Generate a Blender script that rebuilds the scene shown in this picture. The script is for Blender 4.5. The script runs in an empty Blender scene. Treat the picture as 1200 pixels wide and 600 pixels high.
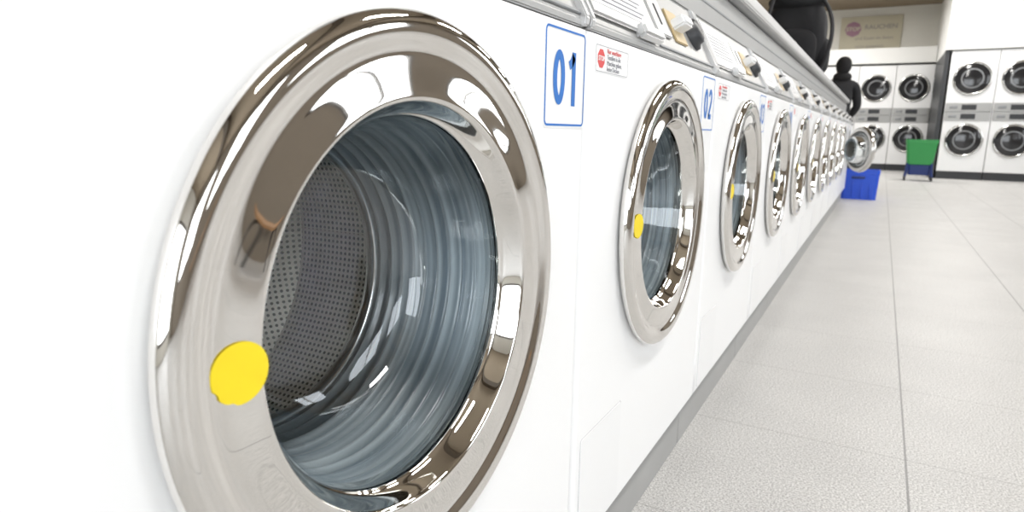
import bpy, bmesh, math, random
from mathutils import Vector, Matrix
random.seed(4)
S=bpy.context.scene
S.view_settings.view_transform='Standard'
COL=bpy.context.collection
# ------------------------------------------------------------------ materials
def mat(name,col,rough=.5,metal=0,spec=.5,emit=None,es=0,coat=0,bump=None,noise=None):
    m=bpy.data.materials.new(name); m.use_nodes=True; nt=m.node_tree; b=nt.nodes['Principled BSDF']
    b.inputs['Base Color'].default_value=(*col,1); b.inputs['Roughness'].default_value=rough
    b.inputs['Metallic'].default_value=metal; b.inputs['Specular IOR Level'].default_value=spec
    b.inputs['Coat Weight'].default_value=coat
    if emit: b.inputs['Emission Color'].default_value=(*emit,1); b.inputs['Emission Strength'].default_value=es
    tc=nt.nodes.new('ShaderNodeTexCoord')
    if noise:
        sc,amt=noise; n=nt.nodes.new('ShaderNodeTexNoise'); n.inputs['Scale'].default_value=sc; n.inputs['Detail'].default_value=4
        nt.links.new(tc.outputs['Object'],n.inputs['Vector'])
        mx=nt.nodes.new('ShaderNodeMix'); mx.data_type='RGBA'
        mx.inputs[6].default_value=(*[c*(1-amt) for c in col],1); mx.inputs[7].default_value=(*[min(1,c*(1+amt)) for c in col],1)
        nt.links.new(n.outputs['Fac'],mx.inputs[0]); nt.links.new(mx.outputs[2],b.inputs['Base Color'])
    if bump:
        sc,st=bump; n=nt.nodes.new('ShaderNodeTexNoise'); n.inputs['Scale'].default_value=sc
        nt.links.new(tc.outputs['Object'],n.inputs['Vector'])
        bp=nt.nodes.new('ShaderNodeBump'); bp.inputs['Strength'].default_value=st; bp.inputs['Distance'].default_value=.002
        nt.links.new(n.outputs['Fac'],bp.inputs['Height']); nt.links.new(bp.outputs['Normal'],b.inputs['Normal'])
    return m
M={}
M['white']=mat('white_enamel',(.87,.875,.88),.35,spec=.35,noise=(2,.01))
M['white2']=mat('white_enamel_panel',(.85,.855,.86),.35,spec=.35,noise=(2,.01))
M['hgap']=mat('hatch_gap',(.62,.62,.63),.5,noise=(20,.05))
M['chrome']=mat('polished_chrome',(.82,.805,.78),.03,1,noise=(3,.02))
M['chrome_r']=mat('brushed_rim',(.60,.59,.57),.16,1,noise=(8,.05))
M['steel']=mat('drum_steel',(.70,.70,.70),.22,1,noise=(12,.08))
M['alu']=mat('aluminium_panel',(.40,.40,.395),.42,.55,noise=(30,.04))
M['alu_l']=mat('aluminium_light',(.60,.60,.60),.33,.5,noise=(20,.03))
M['grey']=mat('grey_plastic',(.26,.27,.28),.5,noise=(20,.06))
M['plinth']=mat('plinth_grey',(.36,.36,.355),.6,noise=(10,.08))
M['dark']=mat('dark_plastic',(.03,.032,.036),.4,noise=(20,.2))
M['blue']=mat('label_blue',(.01,.15,.52),.5,noise=(20,.03))
M['red']=mat('label_red',(.65,.06,.06),.5,noise=(20,.03))
M['paper']=mat('label_white',(.82,.825,.83),.45,noise=(20,.01))
M['ink']=mat('label_ink',(.22,.22,.25),.6,noise=(20,.05))
M['yellow']=mat('yellow_sticker',(.82,.64,.01),.5,noise=(60,.04))
M['beige']=mat('beige_plastic',(.55,.43,.24),.5,noise=(20,.05))
M['bluep']=mat('blue_plastic',(.015,.08,.60),.4,noise=(20,.05))
M['greenp']=mat('green_plastic',(.03,.28,.07),.4,noise=(20,.05))
M['dblue']=mat('navy_plastic',(.01,.03,.16),.4,noise=(20,.05))
M['cloth']=mat('black_cloth',(.012,.012,.014),.85,bump=(60,.5),noise=(30,.3))
M['strap']=mat('strap_webbing',(.03,.03,.033),.7,bump=(200,.4),noise=(30,.3))
M['skin']=mat('skin',(.55,.33,.24),.55,noise=(20,.06))
M['trouser']=mat('dark_denim',(.02,.025,.04),.8,bump=(80,.4),noise=(30,.2))
M['hair']=mat('dark_knit',(.012,.011,.012),.9,bump=(120,.6),noise=(40,.3))
M['wall']=mat('painted_wall',(.80,.785,.73),.7,noise=(1.5,.03),bump=(90,.1))
M['wallr']=mat('taupe_wall',(.24,.205,.165),.7,noise=(1.5,.06),bump=(90,.1))
M['wallw']=mat('white_wall',(.84,.84,.82),.7,noise=(1.5,.02),bump=(90,.1))
M['ceil']=mat('ceiling_paint',(.28,.225,.16),.8,noise=(1,.05))
M['beam']=mat('beam_brown',(.07,.05,.03),.6,noise=(4,.2))
M['sign']=mat('sign_beige',(.56,.52,.40),.6,noise=(3,.05))
M['signp']=mat('sign_purple',(.36,.20,.27),.6,noise=(3,.05))
M['signt']=mat('sign_ink',(.34,.31,.29),.6,noise=(3,.05))
M['fill_lamp']=mat('fill_lamp_diffuser',(.9,.9,.9),.5,emit=(1,.97,.92),es=2.5,noise=(3,.01))  # glow of the added ceiling fill lamps
M['frame']=mat('window_frame',(.16,.15,.14),.4,noise=(5,.04))
M['wood']=mat('bench_wood',(.33,.18,.08),.5,noise=(6,.3))
M['sky']=mat('window_daylight',(.8,.9,1),.5,emit=(.88,.94,1),es=2.2,noise=(1,.01))
M['dglass']=mat('dryer_dark_glass',(.02,.02,.022),.08,0,.6,noise=(4,.3))
def ringmat():
    """moulded blue-grey gasket with fine concentric banding"""
    m=mat('blue_grey_gasket',(.4,.47,.52),.18,0,.8); nt=m.node_tree; b=nt.nodes['Principled BSDF']; L=nt.links.new
    tc=nt.nodes.new('ShaderNodeTexCoord'); mp=nt.nodes.new('ShaderNodeMapping'); mp.inputs['Scale'].default_value=(260,1.2,1.2)
    L(tc.outputs['Object'],mp.inputs[0]); n=nt.nodes.new('ShaderNodeTexNoise'); n.inputs['Scale'].default_value=1; n.inputs['Detail'].default_value=2; L(mp.outputs[0],n.inputs['Vector'])
    cr=nt.nodes.new('ShaderNodeValToRGB'); cr.color_ramp.elements[0].position=.38; cr.color_ramp.elements[0].color=(.29,.345,.39,1)
    cr.color_ramp.elements[1].position=.64; cr.color_ramp.elements[1].color=(.70,.77,.80,1); L(n.outputs['Fac'],cr.inputs[0]); L(cr.outputs[0],b.inputs['Base Color'])
    return m
M['tunnel']=ringmat()
def glassmat():
    m=bpy.data.materials.new('porthole_glass'); m.use_nodes=True; nt=m.node_tree; nt.nodes.clear()
    o=nt.nodes.new('ShaderNodeOutputMaterial'); t=nt.nodes.new('ShaderNodeBsdfTransparent'); g=nt.nodes.new('ShaderNodeBsdfGlossy')
    t.inputs['Color'].default_value=(.955,.975,.98,1); g.inputs['Roughness'].default_value=.02; g.inputs['Color'].default_value=(.95,.98,1,1)
    f=nt.nodes.new('ShaderNodeFresnel'); f.inputs['IOR'].default_value=1.75
    tc=nt.nodes.new('ShaderNodeTexCoord'); n=nt.nodes.new('ShaderNodeTexNoise'); n.inputs['Scale'].default_value=9
    bp=nt.nodes.new('ShaderNodeBump'); bp.inputs['Strength'].default_value=.15; bp.inputs['Distance'].default_value=.01
    nt.links.new(tc.outputs['Object'],n.inputs['Vector']); nt.links.new(n.outputs['Fac'],bp.inputs['Height'])
    nt.links.new(bp.outputs['Normal'],g.inputs['Normal'])
    mx=nt.nodes.new('ShaderNodeMixShader'); nt.links.new(f.outputs[0],mx.inputs[0]); nt.links.new(t.outputs[0],mx.inputs[1]); nt.links.new(g.outputs[0],mx.inputs[2])
    nt.links.new(mx.outputs[0],o.inputs[0]); return m
M['glass']=glassmat()

def perfmat():
    m=mat('perforated_steel',(.58,.58,.58),.32,.7); nt=m.node_tree; b=nt.nodes['Principled BSDF']
    uv=nt.nodes.new('ShaderNodeUVMap'); sc=nt.nodes.new('ShaderNodeVectorMath'); sc.operation='SCALE'; sc.inputs[3].default_value=1/.0078
    nt.links.new(uv.outputs[0],sc.inputs[0])
    fr=nt.nodes.new('ShaderNodeVectorMath'); fr.operation='FRACTION'; nt.links.new(sc.outputs[0],fr.inputs[0])
    sb=nt.nodes.new('ShaderNodeVectorMath'); sb.operation='SUBTRACT'; sb.inputs[1].default_value=(.5,.5,0); nt.links.new(fr.outputs[0],sb.inputs[0])
    ln=nt.nodes.new('ShaderNodeVectorMath'); ln.operation='LENGTH'; nt.links.new(sb.outputs[0],ln.inputs[0])
    lt=nt.nodes.new('ShaderNodeMath'); lt.operation='LESS_THAN'; lt.inputs[1].default_value=.27; nt.links.new(ln.outputs['Value'],lt.inputs[0])
    mx=nt.nodes.new('ShaderNodeMix'); mx.data_type='RGBA'; mx.inputs[6].default_value=(.88,.85,.79,1); mx.inputs[7].default_value=(.02,.02,.02,1)
    nt.links.new(lt.outputs[0],mx.inputs[0]); nt.links.new(mx.outputs[2],b.inputs['Base Color'])
    return m
M['perf']=perfmat()

def floormat():
    m=mat('floor_tiles',(.6,.6,.6),.45,spec=.3); nt=m.node_tree; b=nt.nodes['Principled BSDF']; L=nt.links.new
    tc=nt.nodes.new('ShaderNodeTexCoord'); sp=nt.nodes.new('ShaderNodeSeparateXYZ'); L(tc.outputs['Object'],sp.inputs[0])
    def line(out,off,per,w):
        a=nt.nodes.new('ShaderNodeMath'); a.operation='SUBTRACT'; a.inputs[1].default_value=off; L(out,a.inputs[0])
        p=nt.nodes.new('ShaderNodeMath'); p.operation='PINGPONG'; p.inputs[1].default_value=per/2; L(a.outputs[0],p.inputs[0])
        l=nt.nodes.new('ShaderNodeMath'); l.operation='LESS_THAN'; l.inputs[1].default_value=w; L(p.outputs[0],l.inputs[0]); return l.outputs[0]
    lx=line(sp.outputs[0],.46,.5,.0025); ly=line(sp.outputs[1],.20,.5,.0018)
    n1=nt.nodes.new('ShaderNodeTexNoise'); n1.inputs['Scale'].default_value=230; n1.inputs['Detail'].default_value=3; n1.inputs['Roughness'].default_value=.8; L(tc.outputs['Object'],n1.inputs['Vector'])
    n2=nt.nodes.new('ShaderNodeTexNoise'); n2.inputs['Scale'].default_value=3; n2.inputs['Detail'].default_value=5; L(tc.outputs['Object'],n2.inputs['Vector'])
    cr=nt.nodes.new('ShaderNodeValToRGB'); cr.color_ramp.elements[0].position=.36; cr.color_ramp.elements[0].color=(.26,.255,.25,1)
    cr.color_ramp.elements[1].position=.60; cr.color_ramp.elements[1].color=(.73,.72,.71,1); L(n1.outputs['Fac'],cr.inputs[0])
    c2=nt.nodes.new('ShaderNodeValToRGB'); c2.color_ramp.elements[0].color=(.84,.84,.84,1); c2.color_ramp.elements[1].color=(1.10,1.10,1.09,1); L(n2.outputs['Fac'],c2.inputs[0])
    mu=nt.nodes.new('ShaderNodeMix'); mu.data_type='RGBA'; mu.blend_type='MULTIPLY'; mu.inputs[0].default_value=1; L(cr.outputs[0],mu.inputs[6]); L(c2.outputs[0],mu.inputs[7])
    m1=nt.nodes.new('ShaderNodeMix'); m1.data_type='RGBA'; m1.inputs[7].default_value=(.17,.168,.165,1)
    f1=nt.nodes.new('ShaderNodeMath'); f1.operation='MULTIPLY'; f1.inputs[1].default_value=.75; L(lx,f1.inputs[0]); L(f1.outputs[0],m1.inputs[0]); L(mu.outputs[2],m1.inputs[6])
    m2=nt.nodes.new('ShaderNodeMix'); m2.data_type='RGBA'; m2.inputs[7].default_value=(.24,.235,.23,1)
    f2=nt.nodes.new('ShaderNodeMath'); f2.operation='MULTIPLY'; f2.inputs[1].default_value=.5; L(ly,f2.inputs[0]); L(f2.outputs[0],m2.inputs[0]); L(m1.outputs[2],m2.inputs[6])
    L(m2.outputs[2],b.inputs['Base Color'])
    return m
M['floor']=floormat()
# ------------------------------------------------------------------ mesh helpers
def link(me,name,parent=None,loc=(0,0,0),rot=(0,0,0),m=None,sc=(1,1,1)):
    o=bpy.data.objects.new(name,me); COL.objects.link(o); o.location=loc; o.rotation_euler=rot; o.scale=sc
    if parent: o.parent=parent
    if m is not None and me is not None and not me.materials: me.materials.append(M[m])
    return o
def empty(name,loc=(0,0,0),rot=(0,0,0)):
    o=bpy.data.objects.new(name,None); COL.objects.link(o); o.location=loc; o.rotation_euler=rot; o.empty_display_size=.1; return o
def boxme(name,lo,hi,bev=0,seg=2,m=None):
    bm=bmesh.new(); bmesh.ops.create_cube(bm,size=1)
    for v in bm.verts: v.co=Vector([lo[i]+(v.co[i]+.5)*(hi[i]-lo[i]) for i in range(3)])
    if bev: bmesh.ops.bevel(bm,geom=bm.edges[:],offset=bev,segments=seg,affect='EDGES',profile=.5)
    me=bpy.data.meshes.new(name); bm.to_mesh(me); bm.free()
    if bev: me.polygons.foreach_set('use_smooth',[len(p.vertices)<5 and p.area<bev*3 for p in me.polygons])
    if m: me.materials.append(M[m])
    return me
def box(name,lo,hi,m,parent=None,bev=0,seg=2): return link(boxme(name,lo,hi,bev,seg,m),name,parent)
def lathe(name,prof,m,n=96,smooth=True,uv=None):
    bm=bmesh.new(); rows=[]; uvl=bm.loops.layers.uv.new('UVMap')
    for r,x in prof:
        if r<1e-6: rows.append([bm.verts.new((x,0,0))])
        else: rows.append([bm.verts.new((x,r*math.cos(2*math.pi*i/n),r*math.sin(2*math.pi*i/n))) for i in range(n)])
    for a in range(len(rows)-1):
        A,B=rows[a],rows[a+1]
        for i in range(n):
            j=(i+1)%n
            if len(A)==1 and len(B)==1: continue
            if len(A)==1: f=bm.faces.new((A[0],B[j],B[i]))
            elif len(B)==1: f=bm.faces.new((A[i],A[j],B[0]))
            else: f=bm.faces.new((A[i],A[j],B[j],B[i]))
            f.smooth=smooth
            for l in f.loops:
                c=l.vert.co
                if uv=='disc': l[uvl].uv=(c.y,c.z)
                else:
                    ang=i if (l.vert in (A[i] if len(A)>1 else None,B[i] if len(B)>1 else None)) else i+1
                    l[uvl].uv=(c.x, ang*2*math.pi/n*.25)
    me=bpy.data.meshes.new(name); bm.to_mesh(me); bm.free(); me.materials.append(M[m]); return me
def bez(pts,rad,name,m,parent=None,cyc=False):
    cu=bpy.data.curves.new(name,'CURVE'); cu.dimensions='3D'; sp=cu.splines.new('NURBS'); sp.points.add(len(pts)-1)
    for p,q in zip(sp.points,pts): p.co=(*q,1)
    sp.use_endpoint_u=True; sp.use_cyclic_u=cyc; sp.order_u=3; cu.bevel_depth=rad; cu.bevel_resolution=4; cu.resolution_u=8
    o=bpy.data.objects.new(name,cu); COL.objects.link(o); cu.materials.append(M[m])
    if parent: o.parent=parent
    return o
def text(body,size,name,m,parent,loc,rot=(math.pi/2,0,math.pi/2),off=0,ext=.0004,align='CENTER',sx=1,sp=1):
    cu=bpy.data.curves.new(name,'FONT'); cu.body=body; cu.size=size; cu.align_x=align; cu.align_y='CENTER'; cu.offset=off; cu.extrude=ext; cu.space_character=sp
    cu.materials.append(M[m]); o=bpy.data.objects.new(name,cu); COL.objects.link(o); o.location=loc; o.rotation_euler=rot; o.scale=(sx,1,1)
    o.parent=parent; return o
def rrect(w,h,r,n=6):
    P=[]
    for cx,cy,a0 in [(w/2-r,h/2-r,0),(-w/2+r,h/2-r,90),(-w/2+r,-h/2+r,180),(w/2-r,-h/2+r,270)]:
        for i in range(n+1):
            a=math.radians(a0+90*i/n); P.append((cx+r*math.cos(a),cy+r*math.sin(a)))
    return P
def plate(name,w,h,r,t,m,inner=None):
    bm=bmesh.new(); O=rrect(w,h,r); 
    vo=[bm.verts.new((t,a,b)) for a,b in O]; vb=[bm.verts.new((0,a,b)) for a,b in O]; n=len(O)
    for i in range(n): bm.faces.new((vb[i],vb[(i+1)%n],vo[(i+1)%n],vo[i]))
    if inner:
        I=rrect(w-2*inner,h-2*inner,max(r-inner,.001)); vi=[bm.verts.new((t,a,b)) for a,b in I]
        for i in range(n): bm.faces.new((vo[i],vo[(i+1)%n],vi[(i+1)%n],vi[i]))
    else: bm.faces.new(vo)
    me=bpy.data.meshes.new(name); bm.to_mesh(me); bm.free(); me.materials.append(M[m]); return me
def arc(cx,cy,rx,ry,a0,a1,n=14): return [(cx+rx*math.cos(math.radians(a0+(a1-a0)*i/n)),cy+ry*math.sin(math.radians(a0+(a1-a0)*i/n))) for i in range(n+1)]
GL={
'0':[arc(.25,.5,.17,.41,90,450,40)],
'1':[[(.09,.74),(.20,.80),(.30,.93)],[(.30,1.0),(.30,0)]],
'2':[arc(.25,.72,.17,.20,170,-10,14)+[(.38,.55),(.09,.09)],[(.03,.085),(.47,.085)]],
'3':[arc(.24,.72,.17,.19,160,-90,16),arc(.24,.29,.18,.21,90,-160,16)],
'4':[[(.33,.98),(.05,.30)],[(.02,.27),(.49,.27)],[(.35,1.0),(.35,0)]],
'5':[[(.44,.915),(.11,.915)],[(.12,.98),(.09,.52)],arc(.24,.32,.17,.235,130,-150,18)],
'6':[arc(.25,.29,.17,.205,90,450,26),arc(.30,.40,.225,.52,75,190,12)],
'7':[[(.04,.915),(.46,.915)],[(.42,.90),(.17,0)]],
'8':[arc(.25,.72,.155,.19,90,450,24),arc(.25,.28,.175,.20,90,450,24)],
'9':[arc(.25,.71,.17,.205,90,450,26),arc(.20,.60,.225,.52,-105,10,12)]}
def glyphs(s,h,name):
    bm=bmesh.new(); adv=.60; tw=adv*len(s)-.10; sw=.085
    for q,ch in enumerate(s):
        ox=-tw/2+q*adv
        for path in GL[ch]:
            closed=len(path)>20 and (Vector(path[0])-Vector(path[-1])).length<1e-4
            pts=[Vector(p) for p in path]; 
            if closed: pts=pts[:-1]
            n=len(pts); L=[];Rr=[]
            for i,p in enumerate(pts):
                a=pts[i-1] if (i>0 or closed) else p; b=pts[(i+1)%n] if (i<n-1 or closed) else p
                d=(b-a).normalized(); nn=Vector((-d.y,d.x))*sw
                L.append(p+nn); Rr.append(p-nn)
            vl=[bm.verts.new((.0004,(v.x+ox)*h,(v.y-.5)*h)) for v in L]; vr=[bm.verts.new((.0004,(v.x+ox)*h,(v.y-.5)*h)) for v in Rr]
            for i in range(n if closed else n-1):
                j=(i+1)%n; bm.faces.new((vl[i],vr[i],vr[j],vl[j]))
    bmesh.ops.recalc_face_normals(bm,faces=bm.faces[:])
    me=bpy.data.meshes.new(name); bm.to_mesh(me); bm.free(); me.materials.append(M['blue']); return me
# ------------------------------------------------------------------ washing machine meshes
W=.72; HW=W/2-.0035; ZC=.609; ZB=.134; ZT=.876; DEP=.74
N=96
def front_mesh():
    bm=bmesh.new(); R=.206
    y0,y1,z0,z1=-HW+.008,HW-.008,ZB+.006,ZT-.004
    circ=[]; rect=[]
    for i in range(N):
        a=2*math.pi*i/N; c,s=math.cos(a),math.sin(a)
        circ.append((R*c,ZC+R*s))
        ty=(y1 if c>0 else y0)/c if abs(c)>1e-9 else 1e9
        tz=((z1-ZC) if s>0 else (z0-ZC))/s if abs(s)>1e-9 else 1e9
        t=min(ty,tz); rect.append((t*c,ZC+t*s))
    for cy,cz in [(y0,z0),(y0,z1),(y1,z0),(y1,z1)]:
        k=min(range(N),key=lambda i:(rect[i][0]-cy)**2+(rect[i][1]-cz)**2); rect[k]=(cy,cz)
    vc=[bm.verts.new((0,a,b)) for a,b in circ]; vr=[bm.verts.new((0,a,b)) for a,b in rect]
    def grow(a,b,e,x): 
        return bm.verts.new((x,a+(e if abs(a-y1)<1e-6 else -e if abs(a-y0)<1e-6 else 0),b+(e*.6 if abs(b-z1)<1e-6 else -e*.6 if abs(b-z0)<1e-6 else 0)))
    v2=[grow(a,b,.005,-.002) for a,b in rect]; v3=[grow(a,b,.008,-.008) for a,b in rect]; v4=[grow(a,b,.008,-DEP) for a,b in rect]
    ci=[bm.verts.new((-.03,a,b)) for a,b in circ]
    for A,B,sm in [(ci,vc,0),(vc,vr,0),(vr,v2,1),(v2,v3,1),(v3,v4,0)]:
        for i in range(N):
            j=(i+1)%N; f=bm.faces.new((A[i],B[i],B[j],A[j])); f.smooth=bool(sm)
    bm.faces.new(v4)
    bmesh.ops.recalc_face_normals(bm,faces=bm.faces[:])
    me=bpy.data.meshes.new('cabinet'); bm.to_mesh(me); bm.free(); me.materials.append(M['white']); return me
ME={}
ME['cab']=front_mesh()
ME['plinth']=boxme('plinth',(-DEP+.02,-HW,0),(-.03,HW,ZB+.002),.002,1,'plinth')
prof=[(.2080,-.010),(.2110,.000),(.2200,.0015),(.2275,.0045),(.2315,.0085),(.2326,.0125),(.2315,.0165),(.2285,.0200),(.2245,.0224),(.2195,.0233),(.2145,.0228),(.2100,.0212),(.2060,.0192),(.2025,.0178),(.1990,.0172),
      (.1930,.0172),(.1850,.0178),(.1770,.0186),(.1715,.0192),(.1680,.0194),(.1660,.0186),(.1645,.0167),(.1630,.0130),(.1605,.0070),(.1582,.0022),(.1562,-.001),(.1540,-.003),(.1530,-.008),(.153,-.02)]
def smoothprof(p,k=2):
    for _ in range(k):
        q=[p[0]]
        for a,b in zip(p,p[1:]): q+=[(a[0]*.75+b[0]*.25,a[1]*.75+b[1]*.25),(a[0]*.25+b[0]*.75,a[1]*.25+b[1]*.75)]
        p=q+[p[-1]]
    return p
ME['ring']=lathe('chrome_ring',smoothprof(prof,2),'chrome',192)
ME['rim_shadow']=lathe('rim_shadow_ring',[(.2145,.0012),(.214,-.004),(.204,-.004)],'dark',96)  # dark ring modelled as the shadow where the rim meets the panel
gp=[(.153,-.004),(.1515,-.010),(.1480,-.024),(.1435,-.042),(.138,-.06),(.132,-.08),(.122,-.097),(.107,-.108),(.078,-.114),(.04,-.117),(0,-.118)]
ME['glass']=lathe('glass_bowl',smoothprof(gp,1),'glass',128)
tp=[(.1530,-.018),(.162,-.020)]
x=-.022
for k in range(9):
    c=.1655-.0012*k
    tp+=[(c,x),(c+.003,x-.003),(c,x-.0075),(c-.0095,x-.0105),(c-.0105,x-.0125),(c-.0075,x-.0145)]; x-=.0152
tp+=[(.148,x-.002),(.139,x-.004)]
XT=x-.004
ME['tunnel']=lathe('door_gasket',tp,'tunnel',128)
ME['lip']=lathe('drum_lip',[(.150,XT+.004),(.141,XT+.006),(.137,XT+.002),(.137,XT-.006),(.142,XT-.012),(.155,XT-.016),(.25,XT-.03)],'steel',128)
ME['drumw']=lathe('drum_wall',[(.25,XT-.03),(.25,XT-.10),(.25,XT-.17),(.25,XT-.23)],'perf',96)
ME['drumb']=lathe('drum_back',[(.25,XT-.23),(.22,XT-.245),(.12,XT-.25),(0,XT-.235)],'perf',96,uv='disc')
ME['hub']=lathe('drum_hub',[(.065,XT-.243),(.06,XT-.232),(.04,XT-.225),(0,XT-.222)],'steel',64)
def lifter():
    bm=bmesh.new(); prof=[(-.035,.25),(-.02,.215),(-.01,.195),(0,.188),(.01,.195),(.02,.215),(.035,.25)]
    A=[bm.verts.new((XT-.035,a,b)) for a,b in prof]; B=[bm.verts.new((XT-.22,a,b)) for a,b in prof]
    for i in range(len(prof)-1):
        f=bm.faces.new((A[i],A[i+1],B[i+1],B[i])); f.smooth=True
    bm.faces.new(A); bm.faces.new(B[::-1])
    me=bpy.data.meshes.new('drum_lifter'); bm.to_mesh(me); bm.free(); me.materials.append(M['steel']); return me
ME['lift']=lifter()
ME['hatch']=plate('filter_hatch',.165,.17,.006,.0015,'white2')
ME['hatchg']=plate('filter_hatch_gap',.1685,.1735,.006,.0006,'hgap')
def extr(name,prof,y0,y1,m,bev=0):
    bm=bmesh.new(); A=[bm.verts.new((a,y0,b)) for a,b in prof]; B=[bm.verts.new((a,y1,b)) for a,b in prof]; n=len(prof)
    for i in range(n): bm.faces.new((A[i],B[i],B[(i+1)%n],A[(i+1)%n]))
    bm.faces.new(A[::-1]); bm.faces.new(B)
    bmesh.ops.recalc_face_normals(bm,faces=bm.faces[:])
    if bev: bmesh.ops.bevel(bm,geom=bm.edges[:],offset=bev,segments=2,affect='EDGES')
    me=bpy.data.meshes.new(name); bm.to_mesh(me); bm.free(); me.materials.append(M[m]); return me
SL=math.atan2(.125,.065)
ME['console']=extr('control_console',[(-.004,ZT+.002),(-.004,ZT+.012),(-.069,ZT+.137),(-.30,ZT+.137),(-.30,ZT+.002)],-HW,HW,'alu',.002)
ME['cgap']=boxme('console_gasket',(-.02,-HW+.004,ZT-.004),(-.009,HW-.004,ZT+.004),0,1,'dark')
def on_console(s,h=0):
    ux,uz=-math.cos(SL),math.sin(SL); nx,nz=math.sin(SL),math.cos(SL)
    return (-.004+ux*s+nx*h, ZT+.012+uz*s+nz*h)
FM={}
def shared(key,fn):
    if key not in FM: FM[key]=fn()
    return FM[key]
def face_box(name,s0,s1,h,ya,yb,m,parent,bev=.002):
    P=[on_console(s0,0),on_console(s0,h),on_console(s1,h),on_console(s1,0)]
    return link(shared('fb_'+name,lambda:extr(name,P,ya,yb,m,bev)),name,parent)
def dotmesh():
    bm=bmesh.new(); n=64; r0=.0190; vs=[]
    for i in range(n):
        a=2*math.pi*i/n
        r=r0*(1+.008*math.sin(3*a)+ (-.07*max(0,math.sin(9*a)) if math.radians(200)<a<math.radians(275) else 0))
        vs.append((r*math.cos(a),r*math.sin(a)))
    T=[bm.verts.new((.0004,a,b)) for a,b in vs]; Bt=[bm.verts.new((0,a,b)) for a,b in vs]
    bm.faces.new(T)
    for i in range(n): bm.faces.new((Bt[i],Bt[(i+1)%n],T[(i+1)%n],T[i]))
    me=bpy.data.meshes.new('dot'); bm.to_mesh(me); bm.free(); me.materials.append(M['yellow']); return me
ME['dot']=dotmesh()
def octo(name,r,t,m): 
    me=lathe(name,[(r,0),(r,t),(0,t)],m,8,False); 
    me.transform(Matrix.Rotation(math.radians(22.5),4,'X')); return me
ME['oct']=octo('stop_octagon',.0125,.0004,'red')
Y1=.7795
def make_door(parent,ang=0):
    D=bpy.data.objects.new('door',None); COL.objects.link(D); D.parent=parent; D.empty_display_size=.05
    off=(0,-.232,0); D.location=(.012 if ang else 0,.232,ZC); D.rotation_euler=(0,0,math.radians(ang))
    for k,nm in [('ring','chrome_ring'),('rim_shadow','shadow_ring'),('glass','glass_bowl')]: link(ME[k],nm,D,off)
    if ang: link(shared('dbp',lambda:lathe('door_back_plate',[(.228,.004),(.225,-.015),(.205,-.03),(.165,-.03),(.153,-.02)],'chrome_r')),'door_back_plate',D,off)
    a=math.radians(179.3); r=.1825
    dot=link(ME['dot'],'yellow_sticker',D,(off[0]+.0189,off[1]+r*math.cos(a),off[2]+r*math.sin(a)))
    nn=(Vector((1,0,0))+Vector((0,math.cos(a),math.sin(a)))*.07).normalized()
    dot.rotation_euler=Vector((1,0,0)).rotation_difference(nn).to_euler()
    return D
NM=12
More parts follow.
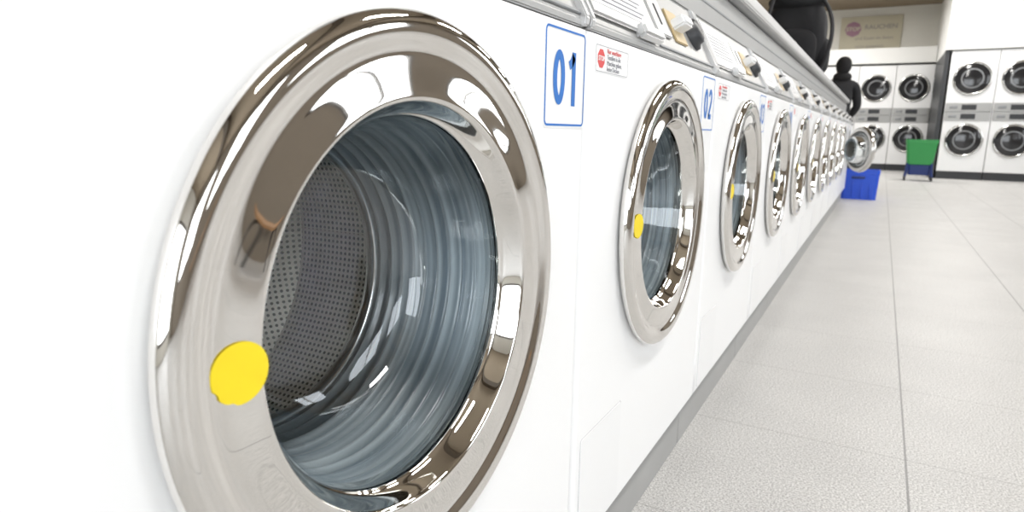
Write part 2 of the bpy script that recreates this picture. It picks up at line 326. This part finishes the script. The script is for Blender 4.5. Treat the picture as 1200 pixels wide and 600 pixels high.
for k in range(NM):
    P=empty('washing_machine',(0,Y1+(k-1)*W+W/2,0))
    link(ME['cab'],'cabinet',P); link(ME['plinth'],'plinth',P)
    link(ME['tunnel'],'door_gasket',P,(0,0,ZC)); link(ME['lip'],'drum_lip',P,(0,0,ZC)); link(ME['drumw'],'drum_wall',P,(0,0,ZC))
    link(ME['drumb'],'drum_back',P,(0,0,ZC)); link(ME['hub'],'drum_hub',P,(0,0,ZC))
    for q in range(3): link(ME['lift'],'drum_lifter_%d'%(q+1),P,(0,0,ZC),(math.radians(75+120*q),0,0))
    make_door(P,34 if k==10 else 26 if k==11 else 0)
    link(ME['hatchg'],'filter_hatch_gap',P,(.0,-HW+.105,.232)); link(ME['hatch'],'filter_hatch',P,(.0,-HW+.105,.232))
    link(ME['console'],'control_console',P); link(ME['cgap'],'console_gasket',P)
    lyc=.715-.4195; LZ=.813
    link(shared('lab',lambda:plate('number_label',.114,.114,.007,.0006,'paper')),'number_label',P,(0,lyc,LZ))
    link(shared('labb',lambda:plate('number_label_border',.109,.109,.007,.0010,'blue',.0024)),'number_label_border',P,(0,lyc,LZ))
    link(glyphs('%02d'%(k+1),.062,'number_digits'),'number_digits',P,(.0007,lyc,LZ))
    if k>0:
        sy=.865-(Y1+W/2)
        link(shared('st',lambda:plate('stop_sticker',.125,.036,.003,.0006,'paper')),'stop_sticker',P,(0,sy,.846))
        link(shared('stb',lambda:plate('stop_sticker_border',.121,.033,.003,.0008,'ink',.0006)),'stop_sticker_border',P,(0,sy,.846))
        link(ME['oct'],'stop_octagon',P,(.0006,sy-.042,.846))
        if k<4:
            text('STOP',.0085,'stop_word','paper',P,(.0012,sy-.042,.846),off=.0002,ext=.0001)
            for q,t in enumerate(['Nur waschbare','Textilien in die','Maschine geben,','keine Decken']):
                text(t,.0085,'stop_text_%d'%(q+1),'ink' if q else 'red',P,(.0011,sy-.022,.857-.0075*q),ext=.0001,align='LEFT')
    pc=face_box
    pc('detergent_lid',.012,.125,.007,-.335,-.05,'alu_l',P,.003)
    pc('detergent_lid_grip',.002,.022,.018,-.16,-.06,'alu_l',P,.004)
    pc('instruction_strip',.030,.105,.0078,-.325,-.08,'paper',P,.0003)
    for q in range(7):
        pc('instruction_line_%d'%(q+1),.036+q*.009,.0385+q*.009,.0082,-.315,-.12+.02*(q%2),'ink',P,.0001)
    pc('console_trim',.004,.009,.003,-.045,.345,'grey',P,.0006)
    pc('coin_slot_plate',.03,.11,.006,-.03,.055,'alu_l',P,.002)
    pc('coin_slot',.05,.09,.0075,.008,.014,'dark',P,.0005)
    pc('selector_base',.03,.10,.004,.09,.17,'beige',P,.002)
    pc('selector_handle',.055,.075,.03,.10,.16,'paper',P,.004)
    kx,kz=on_console(.07,0)
    link(shared('knob',lambda:lathe('program_knob',[(.036,0),(.036,.006),(.028,.010),(.026,.018),(.02,.022),(0,.022)],'dark',48)),'program_knob',P,(kx,.255,kz),(0,-(math.pi/2-SL),0))
    cp=[(.002,ZT+.003),(.004,ZT+.014),(-.062,ZT+.139),(-.30,ZT+.139),(-.30,ZT+.003)]
    link(shared('cap',lambda:extr('console_end_cap',cp,-HW,-HW+.012,'alu_l',.002)),'console_end_cap',P)
    link(shared('cap2',lambda:extr('console_end_cap',cp,HW-.012,HW,'alu_l',.002)),'console_end_cap_b',P)
YE=Y1+(NM-1)*W; YS=Y1-W
B=empty('service_bulkhead')
link(extr('bulkhead_body',[(-.075,1.018),(-.075,1.10),(-.085,1.115),(-.74,1.115),(-.74,1.018)],YS,YE,'alu',.003),'bulkhead_body',B)
link(extr('worktop',[(-.055,1.118),(-.05,1.124),(-.05,1.152),(-.058,1.162),(-.76,1.162),(-.76,1.118)],YS,YE+.01,'alu_l',.003),'worktop',B)
box('bulkhead_seam',(-.0745,YS,1.06),(-.0735,YE,1.064),'grey',B)
# ------------------------------------------------------------------ room
XR=4.6; XL=-4.2; YB=17.6; YF=-3.2; H=3.6
box('floor',(XL-.2,YF-.2,-.1),(XR+.2,YB+.2,0),'floor')
box('ceiling',(XL-.2,YF-.2,H),(XR+.2,YB+.2,H+.1),'ceil')
box('wall_back',(XL-.2,YB,0),(XR+.2,YB+.2,H),'wall')
box('wall_left',(XL-.2,YF,0),(XL,YB,H),'wall')
WE=8.2
def wallwin(name,axis,pos,th,a0,a1,wins,z0,z1,wm):
    P=empty(name)
    def b(n,u0,u1,c0,c1):
        if u1-u0<1e-4: return
        lo,hi=((pos,u0,c0),(pos+th,u1,c1)) if axis=='x' else ((u0,min(pos,pos+th),c0),(u1,max(pos,pos+th),c1))
        box(n,lo,hi,wm,P)
    b('below',a0,a1,0,z0); b('above',a0,a1,z1,H)
    e=[a0]+[v for w in wins for v in w]+[a1]
    for i in range(0,len(e),2): b('pier_%d'%(i//2+1),e[i],e[i+1],z0,z1)
    for i,(u0,u1) in enumerate(wins):
        Wn=empty('window_%d'%(i+1 if axis=='x' else 9))
        def c(n,ua,ub,ca,cb,d0,d1,m):
            lo,hi=((pos+d0,ua,ca),(pos+d1,ub,cb)) if axis=='x' else ((ua,pos+d0,ca),(ub,pos+d1,cb))
            box(n,lo,hi,m,Wn)
        t=.07
        D0,D1=(-.03,.11) if th>0 else (-.11,.03)
        c('frame_bottom',u0,u1,z0,z0+t,D0,D1,'frame'); c('frame_top',u0,u1,z1-t,z1,D0,D1,'frame')
        c('frame_a',u0,u0+t,z0,z1,D0,D1,'frame'); c('frame_b',u1-t,u1,z0,z1,D0,D1,'frame'); c('mullion',(u0+u1)/2-t/2,(u0+u1)/2+t/2,z0,z1,D0,D1,'frame')
        s=.13 if th>0 else -.13
        c('daylight_pane',u0,u1,z0,z1,min(s,s+.01),max(s,s+.01),'sky')
        mid=(u0+u1)/2
        for hh,(p,q) in enumerate([(u0+t,mid-t/2),(mid+t/2,u1-t)]):
            L=bpy.data.lights.new('window_light','AREA'); L.shape='RECTANGLE'; L.size=q-p; L.size_y=(z1-z0)-2*t
            L.energy=(q-p)*(z1-z0)*WE; L.color=(.98,.99,1)
            o=bpy.data.objects.new('window_light_%d'%(hh+1),L); COL.objects.link(o); o.parent=Wn
            cpos=(pos+.02,(p+q)/2,(z0+z1)/2) if axis=='x' else ((p+q)/2,pos-.02,(z0+z1)/2)
            o.location=cpos
            d=Vector((-1,0,0)) if axis=='x' else Vector((0,1,0))
            o.rotation_euler=d.to_track_quat('-Z','Y').to_euler()
wallwin('wall_right','x',XR,.2,YF,YB,[(-2.4,-.2),(.9,2.9),(4.3,6.3),(7.8,9.8),(11.0,13.0)],1.05,2.75,'wallr')
wallwin('wall_front','y',YF,-.2,XL,XR,[(.2,3.6)],.3,2.7,'wall')
for i,yy in enumerate([-1.2,1.4,4.0,6.6,9.2,11.8]):
    box('trim_%d'%(i+1),(XL,yy-.09,H-.22),(XR,yy+.09,H),'beam')
for i,(xx,yy,en) in enumerate([(1.4,.3,46),(1.4,2.9,46),(1.4,5.4,46),(1.4,8.0,48),(1.4,10.6,56),(1.4,13.2,62),(-.9,14.6,120)]):  # unseen ceiling lamps added as fill; the last brightens the far end
    P=empty('ceiling_fill_lamp')
    box('fill_lamp_housing',(xx-.2,yy-.6,H-.10),(xx+.2,yy+.6,H-.0),'frame',P); box('fill_lamp_diffuser',(xx-.17,yy-.57,H-.125),(xx+.17,yy+.57,H-.10),'fill_lamp',P)
    L=bpy.data.lights.new('fill_lamp_light','AREA'); L.shape='RECTANGLE'; L.size=.36; L.size_y=1.15; L.energy=en; L.color=(1,.98,.95)
    o=bpy.data.objects.new('fill_lamp_light',L); COL.objects.link(o); o.parent=P; o.location=(xx,yy,H-.13)
# ------------------------------------------------------------------ dryers
def dryer_meshes():
    d={}
    w=.70
    d['body']=boxme('dryer_cabinet',(-w/2,0,.14),(w/2,.8,2.25),.006,2,'white')
    d['base']=boxme('dryer_base',(-w/2,.02,0),(w/2,.8,.14),0,1,'dark')
    d['ring']=lathe('dryer_door_ring',[(.29,0),(.29,.02),(.282,.028),(.266,.03),(.258,.026),(.254,.012)],'chrome_r',64)
    d['glass']=lathe('dryer_door_glass',[(.256,.012),(.22,.02),(.12,.03),(0,.034)],'dglass',64)
    d['drum']=lathe('dryer_drum_ring',[(.15,.0285),(.155,.030),(.165,.030),(.17,.0265)],'grey',64)
    d['strip']=boxme('control_strip',(-w/2+.01,-.012,0),(w/2-.01,.0,.15),.003,1,'alu')
    d['disp']=boxme('control_display',(-.10,-.017,.03),(.12,-.012,.12),.002,1,'dark')
    d['btn']=boxme('control_buttons',(-.28,-.017,.05),(-.16,-.012,.1),.002,1,'grey')
    d['handle']=boxme('dryer_handle',(-.012,-.05,-.05),(.012,-.025,.05),.005,2,'dark')
    d['seam']=boxme('dryer_seam',(-w/2,-.002,0),(w/2,.0,.008),0,1,'grey')
    return d
DM=dryer_meshes()
def dryer(x,y):
    P=empty('stacked_dryer',(x,y,0))
    link(DM['body'],'dryer_cabinet',P); link(DM['base'],'dryer_base',P)
    for nm,z in (('lower',.70),('upper',1.77)):
        for k in ('ring','glass','drum'): link(DM[k],'%s_door_%s'%(nm,k),P,(0,0,z),(0,0,-math.pi/2))
        link(DM['handle'],nm+'_door_handle',P,(-.27,0,z))
    for nm,z in (('lower',1.04),('upper',1.20)):
        link(DM['strip'],nm+'_control_strip',P,(0,0,z)); link(DM['disp'],nm+'_display',P,(0,0,z)); link(DM['btn'],nm+'_buttons',P,(0,0,z))
    link(DM['seam'],'dryer_seam',P,(0,0,1.19))
for i in range(4): dryer(1.60+.71*i,14.3)
for i in range(2): dryer(.09+.71*i,16.75)
dryer(-.62,16.75)
box('wall_partition',(1.15,14.32,0),(1.22,16.70,2.27),'dark')
box('wall_bulkhead',(1.15,14.25,2.27),(XR,17.6,H),'wallw')
box('wall_lintel',(-3.2,16.75,2.30),(1.14,17.6,2.62),'wallw')
P=empty('wall_sign',(-.17,17.59,3.0))
box('sign_board',(-.62,-.03,-.42),(.62,0,.42),'sign',P,.005)
o=link(lathe('sign_stop_disc',[(.17,0),(.17,.01),(0,.01)],'signp',8,False),'sign_stop_disc',P,(-.36,-.032,.15),(0,0,-math.pi/2))
R0=(math.pi/2,0,0)
text('STOP',.12,'sign_stop_word','sign',P,(-.36,-.046,.15),R0,off=.004)
text('RAUCHEN',.14,'sign_text_1','signt',P,(.20,-.034,.18),R0,off=.002)
text('und Essen im Salon',.10,'sign_text_2','signt',P,(.08,-.034,-.06),R0)
text('nicht gestattet',.10,'sign_text_3','signt',P,(.0,-.034,-.24),R0)
# ------------------------------------------------------------------ crate and basket
def tub(name,x0,x1,y0,y1,h,taper,m,parent,z=0):
    bm=bmesh.new()
    def loop(s,zz,wx,wy,r=.04):
        return [bm.verts.new((s[0]+a,s[1]+b,zz)) for a,b in rrect(wx,wy,r,4)]
    cx,cy=(x0+x1)/2,(y0+y1)/2; wx,wy=x1-x0,y1-y0
    L=[loop((cx,cy),z,wx*taper,wy*taper),loop((cx,cy),z+h*.85,wx*.975,wy*.975),loop((cx,cy),z+h*.86,wx,wy),loop((cx,cy),z+h,wx,wy),
       loop((cx,cy),z+h,wx-.03,wy-.03),loop((cx,cy),z+h*.8,wx-.035,wy-.035),loop((cx,cy),z+.012,wx*taper-.01,wy*taper-.01)]
    for a in range(len(L)-1):
        for i in range(len(L[a])):
            j=(i+1)%len(L[a]); bm.faces.new((L[a][i],L[a][j],L[a+1][j],L[a+1][i]))
    bm.faces.new(L[0][::-1]); bm.faces.new(L[-1])
    bmesh.ops.recalc_face_normals(bm,faces=bm.faces[:])
    me=bpy.data.meshes.new(name); bm.to_mesh(me); bm.free(); me.materials.append(M[m]); return link(me,name,parent)
P=empty('laundry_crate',(-.04,0,0))
tub('crate_shell',-.05,.395,8.80,9.14,.35,.92,'bluep',P)
box('crate_grip',(.10,8.797,.245),(.24,8.812,.275),'dblue',P,.004)
for i,xx in enumerate((.03,.12,.21,.30)): box('crate_rib_%d'%(i+1),(xx-.006,8.802,.03),(xx+.006,8.82,.2),'bluep',P,.002)
P=empty('laundry_trolley',(.93,13.35,0))
tub('basket',-.235,.235,-.2,.2,.42,.80,'greenp',P,z=.28)
tub('trolley_base',-.175,.175,-.15,.15,.17,.9,'dblue',P,z=.10)
for i,(a,b) in enumerate([(-.18,-.15),(.18,-.15),(.18,.15),(-.18,.15)]):
    bez([(a*1.1,b,.06),(a,b,.15),(a*.98,b,.30)],.018,'trolley_leg_%d'%(i+1),'dblue',P)
    link(shared('castor',lambda:lathe('castor',[(0,-.015),(.035,-.015),(.04,0),(.035,.015),(0,.015)],'dark',24)),'castor_%d'%(i+1),P,(a*1.1,b,.04))
# ------------------------------------------------------------------ black bag on worktop
def blob(name,sx,sy,sz,m,parent,loc,p=3.2,rot=(0,0,0),n=24,wob=.02):
    bm=bmesh.new(); bmesh.ops.create_uvsphere(bm,u_segments=n*2,v_segments=n,radius=1)
    for v in bm.verts:
        c=v.co; k=(abs(c.x)**p+abs(c.y)**p+abs(c.z)**p)**(-1/p); q=c*k
        w=1+wob*math.sin(5*q.x+3*q.z)*math.cos(4*q.y+2*q.z)
        v.co=Vector((q.x*sx*w,q.y*sy*w,q.z*sz))
    for f in bm.faces: f.smooth=True
    me=bpy.data.meshes.new(name); bm.to_mesh(me); bm.free(); me.materials.append(M[m]); return link(me,name,parent,loc,rot)
P=empty('backpack',(-.33,5.55,1.163))
blob('bag_body',.22,.16,.30,'cloth',P,(0,0,.30),2.7,wob=.05)
blob('front_pocket',.17,.06,.15,'cloth',P,(0,-.16,.2),3)
blob('side_pocket',.05,.10,.13,'cloth',P,(.20,0,.17),2.6)
blob('top_flap',.20,.17,.07,'cloth',P,(0,-.01,.56),2.4,wob=.05)
bez([(-.06,0,.62),(-.05,0,.68),(.05,0,.68),(.06,0,.62)],.012,'carry_handle','strap',P)
bez([(.18,-.1,.55),(.26,-.2,.45),(.27,-.2,.2),(.2,-.1,.05)],.014,'shoulder_strap_1','strap',P)
bez([(-.15,-.16,.58),(-.18,-.25,.4),(-.17,-.23,.2),(-.15,-.12,.05)],.014,'shoulder_strap_2','strap',P)
P=empty('duffel_bag',(-.52,4.75,1.163))
blob('duffel_body',.17,.26,.17,'cloth',P,(0,0,.17),2.6)
bez([(.0,-.15,.3),(.0,-.12,.46),(.0,.12,.46),(.0,.15,.3)],.013,'duffel_handle','strap',P)
# ------------------------------------------------------------------ person
def skin(name,verts,edges,rad,m,parent,root=0,sub=2):
    me=bpy.data.meshes.new(name); me.from_pydata(verts,edges,[]); o=link(me,name,parent); me.materials.append(M[m])
    md=o.modifiers.new('Skin','SKIN'); md.use_smooth_shade=True
    for i,r in enumerate(rad):
        rr=r if isinstance(r,tuple) else (r,r); me.skin_vertices[0].data[i].radius=rr; me.skin_vertices[0].data[i].use_root=(i==root)
    s=o.modifiers.new('Sub','SUBSURF'); s.levels=sub; s.render_levels=sub; return o
P=empty('person',(-.26,10.6,0),(0,0,math.radians(200)))
V=[(0,0,.98),(0,0,1.12),(0,0,1.30),(0,.01,1.46),(0,0,1.54),
   (.19,0,1.44),(.25,-.02,1.16),(.22,-.20,1.02),(-.19,0,1.44),(-.25,-.02,1.16),(-.22,-.20,1.02),
   (.10,0,.90),(-.10,0,.90)]
E=[(0,1),(1,2),(2,3),(3,4),(3,5),(5,6),(6,7),(3,8),(8,9),(9,10),(0,11),(0,12)]
skin('coat',V,E,[(.17,.13),(.155,.12),(.18,.13),(.13,.10),(.07,.07),.075,.06,.045,.075,.06,.045,.12,.12],'cloth',P)
V=[(0,0,.92),(.10,0,.86),(.11,-.01,.50),(.11,.02,.10),(.12,-.14,.045),(-.10,0,.86),(-.11,-.01,.50),(-.11,.02,.10),(-.12,-.14,.045)]
skin('legs',V,[(0,1),(1,2),(2,3),(3,4),(0,5),(5,6),(6,7),(7,8)],[.12,.10,.07,.055,.04,.10,.07,.055,.04],'trouser',P)
skin('neck',[(0,0,1.5),(0,-.01,1.60)],[(0,1)],[.055,.055],'skin',P)
h=blob('head',.078,.095,.12,'skin',P,(0,-.015,1.68),2.3,wob=0)
blob('knit_hat',.098,.116,.125,'hair',P,(0,.016,1.715),2.2,wob=.01)
blob('scarf',.12,.11,.07,'hair',P,(0,0,1.56),2.2,wob=.03)
blob('nose',.012,.018,.02,'skin',P,(0,-.112,1.67),2,wob=0,n=8); blob('mouth',.022,.006,.005,'red',P,(0,-.105,1.63),2,wob=0,n=8)
for s in (-1,1):
    blob('eye_%d'%(1 if s<0 else 2),.012,.006,.006,'dark',P,(s*.03,-.104,1.69),2,wob=0,n=8)
    blob('ear_%d'%(1 if s<0 else 2),.008,.018,.03,'skin',P,(s*.08,0,1.675),2,wob=0,n=8)
    bx,by,bz=s*.22,-.21,1.01
    blob('palm_%d'%(1 if s<0 else 2),.04,.05,.018,'skin',P,(bx,by-.05,bz-.01),2.4,wob=0,n=10)
    for f in range(4):
        fx=bx+(-.03+.02*f); ln=[.07,.08,.075,.058][f if s<0 else 3-f]
        skin('finger_%d_%d'%(1 if s<0 else 2,f+1),[(fx,by-.08,bz-.01),(fx,by-.09-ln*.5,bz-.02),(fx,by-.09-ln*.8,bz-.045)],[(0,1),(1,2)],[.009,.0085,.007],'skin',P,sub=1)
    skin('thumb_%d'%(1 if s<0 else 2),[(bx-s*.03,by-.04,bz-.01),(bx-s*.055,by-.07,bz-.02),(bx-s*.06,by-.10,bz-.03)],[(0,1),(1,2)],[.011,.010,.008],'skin',P,sub=1)
P=empty('waiting_bench',(3.6,1.6,0))
for i in range(4): box('slat_%d'%(i+1),(-.22+.12*i,-.9,.43),(-.12+.12*i,.9,.46),'wood',P,.005)
for i,yy in enumerate((-.75,.75)):
    bez([(-.2,yy,0),(-.2,yy,.42),(.22,yy,.42),(.22,yy,0)],.018,'bench_leg_%d'%(i+1),'dark',P)
w=bpy.data.worlds.new('World'); S.world=w; w.use_nodes=True; bg=w.node_tree.nodes['Background']; bg.inputs[0].default_value=(.8,.88,1,1); bg.inputs[1].default_value=.4
# ------------------------------------------------------------------ camera
f,th,ph,ro,d,hh=762.2,.5079,.1920,.0167,.3308,.7534
F=Vector((-math.sin(th)*math.cos(ph),math.cos(th)*math.cos(ph),-math.sin(ph))); R=Vector((math.cos(th),math.sin(th),0)); U=R.cross(F)
R2=R*math.cos(ro)+U*math.sin(ro); U2=-R*math.sin(ro)+U*math.cos(ro)
cd=bpy.data.cameras.new('camera'); co=bpy.data.objects.new('camera',cd); COL.objects.link(co)
cd.sensor_width=36; cd.lens=f/1200*36; cd.clip_start=.02; cd.clip_end=100
cd.dof.use_dof=True; cd.dof.focus_distance=.80; cd.dof.aperture_fstop=8
m=Matrix((( R2.x,U2.x,-F.x,d),(R2.y,U2.y,-F.y,0),(R2.z,U2.z,-F.z,hh),(0,0,0,1)))
co.matrix_world=m; S.camera=co
